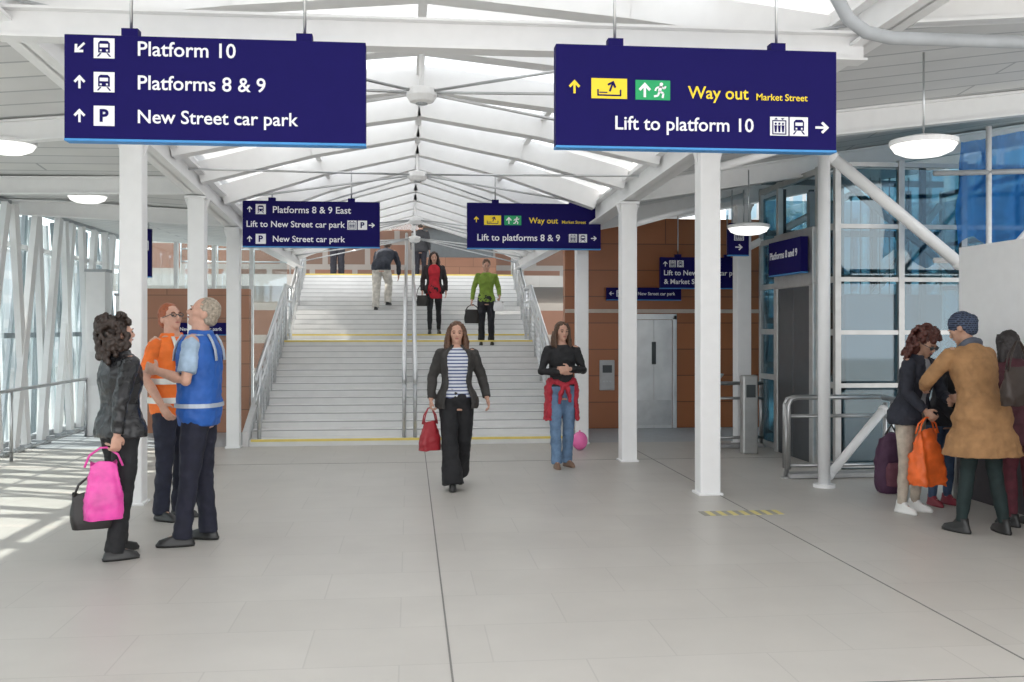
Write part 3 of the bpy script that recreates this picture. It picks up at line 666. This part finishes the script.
    if st=='cropped': g.ell((0,.02,1.626),(.077,.089,.093),n=20,h=14); g.ell((0,.045,1.57),(.073,.06,.05))
    if st=='cap': g.ell((0,.01,1.645),(.088,.105,.095),n=20,h=12); g.ell((0,.06,1.6),(.08,.06,.08)); g.ell((0,.1,1.63),(.05,.04,.05))
    if st=='bun': g.ell((0,.105,1.65),(.045,.045,.045)); g.ell((0,.045,1.58),(.078,.06,.06))
    if st=='long':
        g.ell((0,.055,1.55),(.086,.05,.14))
        for s in (-1,1):
            g.tube([(s*.05,-.035,1.695),(s*.081,-.02,1.63),(s*.088,-.01,1.54),(s*.09,-.025,1.44),(s*.08,-.05,1.38)],[.02,.024,.026,.026,.014],10)
            g.tube([(s*.07,.03,1.6),(s*.1,.02,1.5),(s*.11,.01,1.4)],[.04,.035,.02],10)
    if st=='curly':
        for i in range(170):
            a=rnd.uniform(0,2*math.pi); zz=rnd.uniform(1.40,1.74); rr=.12 if zz<1.64 else .12*math.sqrt(max(.05,1-((zz-1.64)/.11)**2))
            x=rr*math.cos(a); yy=.03+rr*math.sin(a)
            if yy<-.035 and zz<1.67: continue
            q=rnd.uniform(.016,.028); g.ell((x,yy,zz),(q,q,q*1.2),n=8,h=6)
        g.ell((0,.05,1.54),(.095,.07,.13))
    g.v=[hf(p) for p in g.v]
    if st=='cap': hm=brickmat('patterned_scarf',(.02,.035,.08),(.01,.013,.025),(.06,.08,.13),.022,.016,.003,.8,'xz',.5)
    g.obj('hair' if st!='cap' else 'head_covering',hm,e,remesh=.007,sm=1 if st=='curly' else 2,disp=.012,dscale=.012 if st=='curly' else .025)
    sty,tc=trs
    R={'slim':[.092,.078,.055,.055,.04],'straight':[.1,.088,.066,.064,.066],'wide':[.102,.095,.084,.095,.118],'loose':[.108,.102,.085,.08,.076]}[sty]
    t=MB(); t.loft([(0,0,z,prof(z)[0]+.012,prof(z)[1]+.012) for z in (.82,.86,.92,.98,1.03)],24,tf,e=2.2)
    for s in (-1,1):
        K,An=V(legs[s][0]),V(legs[s][1]); Hp=V((s*.084,0,.89)); low=An+(An-K).normalized()*(.03 if sty!='slim' else 0)+V((0,0,-.0)); 
        if low.z<.035: low.z=.035
        t.tube([Hp+V((0,0,.03)),Hp,Hp.lerp(K,.5),K,K.lerp(low,.5),low],[R[0]*.9]+R,16)
        t.ell(K,(R[2],)*3)
    t.obj('trousers',mat('trousers_%s'%(tc,),tc,.8,var=.25,scale=14,bump=.4),e,remesh=.009,sm=2,disp=.02 if sty!='slim' else .01,dscale=.07)
    def upper(nm,m,z0,inf,slv=True,rad=.02,open_=None,th=.022,flare=0,short=False,collar=True,z1=1.45):
        q=MB(); zsq=[z0+(z1-z0)*i/12 for i in range(13)]
        rings=[(0,0,z,prof(z)[0]+inf+flare*max(0,(1.05-z))*.8,prof(z)[1]+inf+flare*max(0,(1.05-z))*.8) for z in zsq]
        if open_: q.loft(rings,30,tf,a0=-math.pi/2+open_,a1=1.5*math.pi-open_,th=th)
        else: q.loft(rings,28,tf)
        for s in (-1,1):
            E,W=arms[s];A=sh[s]
            q.ell(A,(.05+rad*.7,.05+rad*.6,.043+rad*.5))
            if slv:
                a_=.048 if sex=='f' else .052
                if short: q.tube([A,A.lerp(E,.8)],[a_+rad,a_+rad*.9],14)
                else: q.tube([A,A.lerp(E,.5),E,E.lerp(W,.5),W.lerp(E,.04)],[a_+rad,a_+rad*.8,.038+rad,.034+rad,.03+rad*.8],14); q.ell(E,(.038+rad,)*3)
        if collar: q.loft([(0,.012,1.42,.085+inf*.5,.075+inf*.5),(0,.008,1.48,.06+inf*.5,.062+inf*.5)],18,tf,a0=-math.pi/2+.5,a1=1.5*math.pi-.5,th=.018)
        return q.obj(nm,m,e,remesh=.009,sm=2,disp=.018,dscale=.055)
    def cm(c,k): return c if not isinstance(c,tuple) else mat('%s_%s'%(k,c),c,.75,var=.2,scale=12,bump=.35)
    if shirt: upper('shirt',cm(shirt[0],'shirt'),shirt[1],.012,slv=not coat or bool(vest),rad=.012,short=(sleeve=='short'),collar=False)
    if coat:
        upper(coat[3] if len(coat)>3 else 'jacket',cm(coat[0],'coat'),coat[1],.028,rad=.016,open_=coat[2],flare=flare)
    if vest:
        vm=mat('vest_%s'%(vest,),vest,.6,var=.1,bump=.15); upper('vest',vm,.82,.034,slv=False,rad=.008,open_=.12,z1=1.44)
        rf=mat('reflective_%s'%plain,(.42,.47,.55) if plain else (.7,.7,.66),.4,.2); bh=.028 if plain else .045
        for z in ((.95,) if plain else (.93,1.08)): 
            q=MB().loft([(0,0,z,prof(z)[0]+.047,prof(z)[1]+.047),(0,0,z+bh,prof(z+bh)[0]+.047,prof(z+bh)[1]+.047)],30,tf,a0=-math.pi/2+.12,a1=1.5*math.pi-.12,th=.012); q.obj('reflective_band',rf,e)
        for s in (-1,1):
            for yy in (-1,1):
                pts=[]
                for z in ((1.27,1.34,1.4,1.45) if plain else (1.13,1.2,1.27,1.34,1.4,1.45)): 
                    rx,ry=prof(z); x=.1 if z<1.44 else .09; k=max(.05,1-min(1,x/(rx+.045))**2.4)**(1/2.4)
                    pts.append(tf(V((s*x,yy*(ry+.043)*k,z))))
                MB().tube(pts,.02,8,flat=.4,ref=(s,0,0)).obj('reflective_band',rf,e,smooth=True)
    if waist:
        q=MB(); q.loft([(0,.01,z,prof(max(z,.84))[0]+.035+.1*(1-z)*.8,prof(max(z,.84))[1]+.035+.1*(1-z)*.8) for z in (.56,.66,.72,.8,.88,.95,1.02,1.05)],28,a0=-math.pi/2+.8,a1=1.5*math.pi-.8,th=.03)
        q.tube([(-.15,-.04,1.04),(-.07,-.13,1.0),(.02,-.155,.97),(.05,-.165,.87),(.06,-.16,.78)],[.03,.028,.034,.028,.02],10); q.tube([(.15,-.04,1.04),(.07,-.13,1.0),(-.02,-.155,.97),(-.05,-.165,.88),(-.07,-.155,.76)],[.03,.028,.034,.028,.02],10)
        q.obj('tied_jacket',cm(waist,'waist'),e,remesh=.009,sm=2,disp=.04,dscale=.06)
    if scarf:
        q=MB().tube([hf(V((.075*math.cos(a),.01+.07*math.sin(a),1.46+.01*math.sin(2*a)))) for a in [i*math.pi/8 for i in range(17)]],.028,10); q.obj('scarf',cm(scarf,'scarf'),e,remesh=.009,sm=2,disp=.012)
    Mw=Matrix.Translation(V(loc))@Matrix.Rotation(yaw,4,'Z')@Matrix.Scale(S,4)
    return e,{s:Mw@g for s,g in grips.items()}
def bag(name,label,cat,grip,w,hh,dep,m,hl,yaw=0,crump=.02,soft=0,wide=.12,hm=None,taper=1):
    grip=V(grip); e=empty(name,grip-V((0,0,hl+hh)),label,cat,math.radians(yaw))
    q=MB(); n=48; K=20; vs=[];fs=[]
    for j in range(K+1):
        t=j/K; W=w*(.44+.05*math.sin(math.pi*min(1,t*1.3)))*(1-(1-taper)*t); D=dep*(.48+.1*math.sin(math.pi*t))*(1-.82*t**1.6)
        for k in range(n):
            a=2*math.pi*k/n; c,s_=math.cos(a),math.sin(a)
            fold=1+crump*8*(.25+.75*t)*math.sin(5*a+2*t+1)*abs(s_)
            vs.append((W*math.copysign(abs(c)**.55,c),D*math.copysign(abs(s_)**.7,s_)*fold,hh*t+.012*math.sin(3*a)*(t==1)))
    for j in range(K):
        for k in range(n): fs.append([j*n+k,j*n+(k+1)%n,(j+1)*n+(k+1)%n,(j+1)*n+k])
    fs.append(list(range(n))[::-1]); fs.append([K*n+k for k in range(n)])
    q.add(vs,fs); o=q.obj('bag_body',m,e,smooth=True,disp=soft,dscale=.045)
    b=o.modifiers.new('b','BEVEL'); b.width=.012; b.segments=2; b.limit_method='ANGLE'; b.angle_limit=1.0
    for s in (-1,1):
        MB().tube([(-wide,s*dep*.1,hh*.93),(-wide*.75,s*.015,hh+hl*.5),(-.02,0,hh+hl),(.02,0,hh+hl),(wide*.75,s*.015,hh+hl*.5),(wide,s*dep*.1,hh*.93)],.007,8).obj('handle',hm or m,e,smooth=True)
    return e
pinkm=mat('pink_plastic',(.75,.07,.37),.3,var=.2,scale=9,bump=.9); blackm=mat('black_bag',(.018,.015,.014),.4)
redm=mat('red_bag',(.33,.02,.03),.45,bump=.4); orm=mat('orange_bag',(.76,.13,.02),.5,var=.22,scale=9,bump=.9)
WALKR=((-.085,-.11,.49),(-.06,-.19,.09),-5,0); WALKL=((.075,.03,.5),(.05,.27,.15),5,-30)
e,g=person('person in black leather jacket and black trousers holding carrier bag',(-2.02,7.22,0),132,1.67,'f',head=(-8,-6),hair=('curly',(.03,.017,.012)),trs=('straight',(.012,.012,.014)),coat=(mat('leather',(.018,.018,.02),.26,var=.4,scale=10,bump=.6),.86,None),heel=True,
   aR=((-.25,.12,1.14),(-.24,.14,.9)),aL=((.23,-.02,1.13),(.22,-.16,.94)),curl=(1.1,.5),lR=((-.1,.02,.48),(-.1,.09,.085),-15,0),lL=((.1,-.05,.48),(.12,-.05,.085),10,0))
bag('carrier_bag','bright pink plastic carrier bag held at the side','bag',g[-1]+V((-.07,0,0)),.28,.38,.17,pinkm,.1,20,crump=.025,taper=.7,soft=.02)
bag('shoulder_bag','soft black handbag hanging beside the pink bag','bag',g[-1]+V((-.17,.1,-.2)),.3,.24,.13,blackm,.12,20)
person('person in orange high visibility vest and dark trousers facing colleagues',(-1.98,8.6,0),60,1.8,'m',head=(-15,-14),hair=('short',(.3,.08,.03)),trs=('straight',(.012,.014,.03)),shirt=((.8,.16,.02),.95),sleeve='short',vest=(.85,.17,.015),glasses=True,aR=((-.25,.04,1.13),(-.23,-.1,.93)),aL=((.24,.02,1.13),(.2,-.16,.98)),curl=(.5,.5))
person('person with cropped grey hair, blue high visibility vest, navy trousers',(-1.56,7.62,0),-95,1.83,'m',head=(10,-18),hair=('cropped',(.32,.27,.21)),trs=('straight',(.01,.011,.025)),shirt=((.34,.45,.58),.95),sleeve='short',vest=(.015,.1,.4),plain=True,
   aR=((-.24,.0,1.13),(-.22,-.07,.9)),aL=((.24,-.02,1.14),(.14,-.24,1.2)),curl=(.4,.6),lR=((-.1,0,.48),(-.11,.03,.085),-15,0),lL=((.1,-.04,.48),(.12,-.08,.085),15,0))
strp=stripemat('striped_jersey',(.62,.65,.7),(.05,.07,.2),.035,.62)
e,g=person('person walking in dark open jacket, striped top, wide black trousers',(.47,10.0,0),3,1.655,'f',head=(-4,0),hair=('long',(.1,.045,.022)),trs=('wide',(.009,.009,.011)),shirt=(strp,.93),coat=((.035,.032,.03),.82,.62),flare=.3,
   aR=((-.25,.04,1.14),(-.27,-.04,.92)),aL=((.27,.06,1.14),(.31,-.06,.93)),curl=(1.2,.6),lR=WALKR,lL=WALKL,hands={-1:((0,-.05,-1),(1,0,0))})
bag('handbag','soft slouching red leather handbag swinging from the hand','bag',g[-1]+V((-.03,0,.0)),.26,.28,.13,redm,.14,30,wide=.08,taper=.6,soft=.03)
person('person with folded arms, black top, red jacket at waist, jeans',(1.74,11.33,0),5,1.66,'f',head=(8,-2),hair=('long',(.08,.04,.02)),trs=('straight',(.12,.2,.32)),shirt=((.012,.012,.014),.96),waist=(.4,.022,.04),
   aR=((-.25,-.03,1.14),(-.04,-.165,1.13)),aL=((.25,-.03,1.15),(.05,-.2,1.17)),hands={-1:((.9,.0,.1),(0,1,0)),1:((-.9,.1,-.05),(0,1,0))},curl=(.5,.5),shoes=(.2,.12,.08),lR=((-.09,-.06,.48),(-.08,-.08,.085),-5,0),lL=((.085,.0,.48),(.08,.06,.085),15,0))
c=empty('balloon',(2.22,12.9,0),'small pink balloon resting on the floor','balloon')
MB().ell((0,0,.12),(.105,.105,.12),n=24,h=16).obj('balloon_skin',mat('balloon_pink',(.9,.18,.46),.2),c,smooth=True); MB().tube([(0,0,.235),(0,0,.245),(0,0,.26)],[.008,.014,.006],8).obj('knot',mat('balloon_pink',(.95,.2,.5)),c)
e,g=person('person in red top, dark open jacket and black trousers',(.48,19.75,zs(19.75)),0,1.62,'f',head=(0,8),hair=('long',(.04,.02,.015)),trs=('slim',(.012,.012,.015)),shirt=((.5,.015,.03),.74),coat=((.03,.02,.022),.84,.75),vox=.01,lR=((-.09,-.08,.49),(-.09,-.06,.085),-5,0))
bag('shoulder_bag','small black handbag hanging at the hip','bag',V((.25,19.6,zs(19.75)+1.0)),.24,.2,.1,blackm,.25,0)
e,g=person('person in green top and dark trousers stepping down stairs',(1.38,17.95,zs(17.75)),0,1.55,'f',head=(0,15),hair=('bun',(.12,.06,.03)),trs=('straight',(.015,.015,.02)),shirt=((.2,.3,.04),.86),vox=.01,curl=(1.1,.9),aL=((.25,.04,1.14),(.25,-.14,.98)),aR=((-.25,.04,1.14),(-.29,-.02,.9)))
bag('handbag','black leather handbag carried in one hand','bag',g[-1],.3,.24,.12,blackm,.1,10)
bag('handbag','small white handbag held at the waist','bag',g[1],.2,.16,.08,white,.06,10,wide=.05)
y8=21.2
person('person in dark jacket and pale trousers leaning forward climbing stairs',(-.6,y8,zs(y8)),165,1.72,'m',lean=50,head=(0,-15),hair=('short',(.12,.08,.06)),trs=('loose',(.6,.57,.52)),coat=((.025,.03,.045),.84,None),vox=.01,
  aR=((-.27,-.4,.98),(-.24,-.5,.77)),aL=((.27,-.42,.98),(.24,-.54,.79)),lR=((-.11,-.2,.58),(-.11,-.12,.19),-8,0),lL=((.1,-.0,.48),(.1,.06,.085),8,0))
person('person in dark clothes walking on the upper level',(.3,27.5,2.88),170,1.65,'m',hair=('short',(.05,.04,.03)),trs=('straight',(.02,.02,.03)),coat=((.04,.04,.045),.85,None),vox=.012)
person('person in dark trousers standing at the top of the stairs',(-1.8,25.2,2.88),0,1.7,'m',hair=('short',(.05,.04,.03)),trs=('loose',(.03,.03,.04)),coat=((.06,.06,.07),.85,None),vox=.012)
e,g=person('person with curly hair, sunglasses, dark jacket, beige trousers, orange bag',(4.33,8.25,0),28,1.6,'f',lean=12,head=(-5,18),hair=('curly',(.08,.022,.015)),trs=('slim',(.44,.38,.31)),coat=((.015,.017,.028),.82,.25),shirt=((.3,.3,.32),.9),skin=SKD,shoes=(.7,.7,.68),flare=.3,
   aR=((-.25,-.14,1.12),(-.19,-.28,.97)),aL=((.22,-.18,1.1),(.06,-.36,1.06)),curl=(1.2,.8),shades=True)
bag('carrier_bag','bright orange crumpled fabric carrier bag held low in front','bag',g[-1]+V((-.06,-.0,0)),.38,.46,.2,orm,.1,25,crump=.05,taper=.6,soft=.05)
tan=mat('tan_coat',(.31,.165,.07),.85,var=.18,scale=14,bump=.4)
e,g=person('person in long tan coat, dark patterned head covering, dark leggings',(4.44,7.34,0),190,1.74,'f',lean=17,head=(25,8),hair=('cap',(.035,.055,.11)),trs=('slim',(.01,.022,.022)),coat=(tan,.60,.2,'coat'),flare=.3,scarf=(.08,.09,.12),skin=SKD,
   aR=((-.27,-.2,1.14),(-.2,-.4,1.04)),aL=((.29,-.26,1.16),(.16,-.46,1.1)),curl=(.8,.8),lR=((-.11,.0,.48),(-.15,.06,.085),-12,0),lL=((.1,-.04,.48),(.14,-.06,.085),12,0))
bag('shoulder_bag','large soft brown-black leather shoulder bag','bag',V((4.53,7.02,1.5)),.32,.28,.13,mat('brown_black',(.03,.018,.013),.45,bump=.3),.2,20,wide=.12,soft=.02)
person('person in dark maroon coat with long dark hair',(4.92,7.6,0),190,1.58,'f',lean=12,hair=('long',(.02,.015,.015)),trs=('slim',(.09,.015,.025)),coat=((.06,.012,.02),.72,None,'coat'))
person('person in dark jacket and blue jeans with maroon shoes',(4.78,8.55,0),15,1.48,'f',lean=22,head=(0,25),aR=((-.24,-.25,1.08),(-.16,-.4,.9)),aL=((.24,-.25,1.08),(.16,-.4,.9)),hair=('long',(.04,.03,.02)),trs=('slim',(.04,.07,.13)),coat=((.015,.015,.02),.84,None),shoes=(.2,.02,.035))
c=empty('backpack',(4.66,9.25,0),'small dark maroon backpack standing beside the waiting people','bag')
q=MB(); q.loft([(0,0,.0,.13,.09),(0,0,.1,.16,.11),(0,0,.35,.15,.1),(0,0,.52,.11,.08),(0,0,.58,.05,.04)],24,e=3); q.obj('bag_body',mat('maroon',(.07,.025,.06),.7),c,remesh=.01,sm=2,disp=.03,dscale=.08)
q=MB(); q.loft([(0,-.11,.08,.1,.04),(0,-.12,.25,.11,.05),(0,-.11,.3,.08,.03)],20,e=3); q.obj('pocket',mat('maroon2',(.13,.04,.06),.7),c,remesh=.01,sm=2,disp=.02)
MB().tube([(-.06,0,.56),(0,0,.66),(.06,0,.56)],.012,8).obj('strap',blackm,c,smooth=True)
# ------------------------------------------------------------------ light, world, camera
w=bpy.data.worlds.new('World'); scene.world=w; w.use_nodes=True; nt=w.node_tree; bg=nt.nodes['Background']
tc=nt.nodes.new('ShaderNodeTexCoord'); n=nt.nodes.new('ShaderNodeTexNoise'); n.inputs['Scale'].default_value=2.5; n.inputs['Detail'].default_value=5
r=nt.nodes.new('ShaderNodeValToRGB'); r.color_ramp.elements[0].color=(.9,.94,1,1); r.color_ramp.elements[1].color=(1,.995,.98,1); r.color_ramp.elements[0].position=.35; r.color_ramp.elements[1].position=.6
nt.links.new(tc.outputs['Generated'],n.inputs['Vector']); nt.links.new(n.outputs['Fac'],r.inputs['Fac']); nt.links.new(r.outputs['Color'],bg.inputs['Color']); bg.inputs['Strength'].default_value=2.65
sd=bpy.data.lights.new('sun','SUN'); sd.energy=8; sd.angle=.015; sd.color=(1,.93,.84); so=bpy.data.objects.new('sun',sd); COL.objects.link(so)
dirv=V((math.cos(math.radians(50)),-.18,-math.sin(math.radians(50)))); so.rotation_euler=dirv.to_track_quat('-Z','Y').to_euler()
scene.view_settings.view_transform='Standard'
cd=bpy.data.cameras.new('cam'); cam=bpy.data.objects.new('camera',cd); COL.objects.link(cam); scene.camera=cam
cam.location=(0,0,1.6); cam.rotation_euler=(math.pi/2,0,-.1025); cd.sensor_width=36; cd.lens=995/1024*36; cd.shift_y=-.0127; cd.clip_end=500
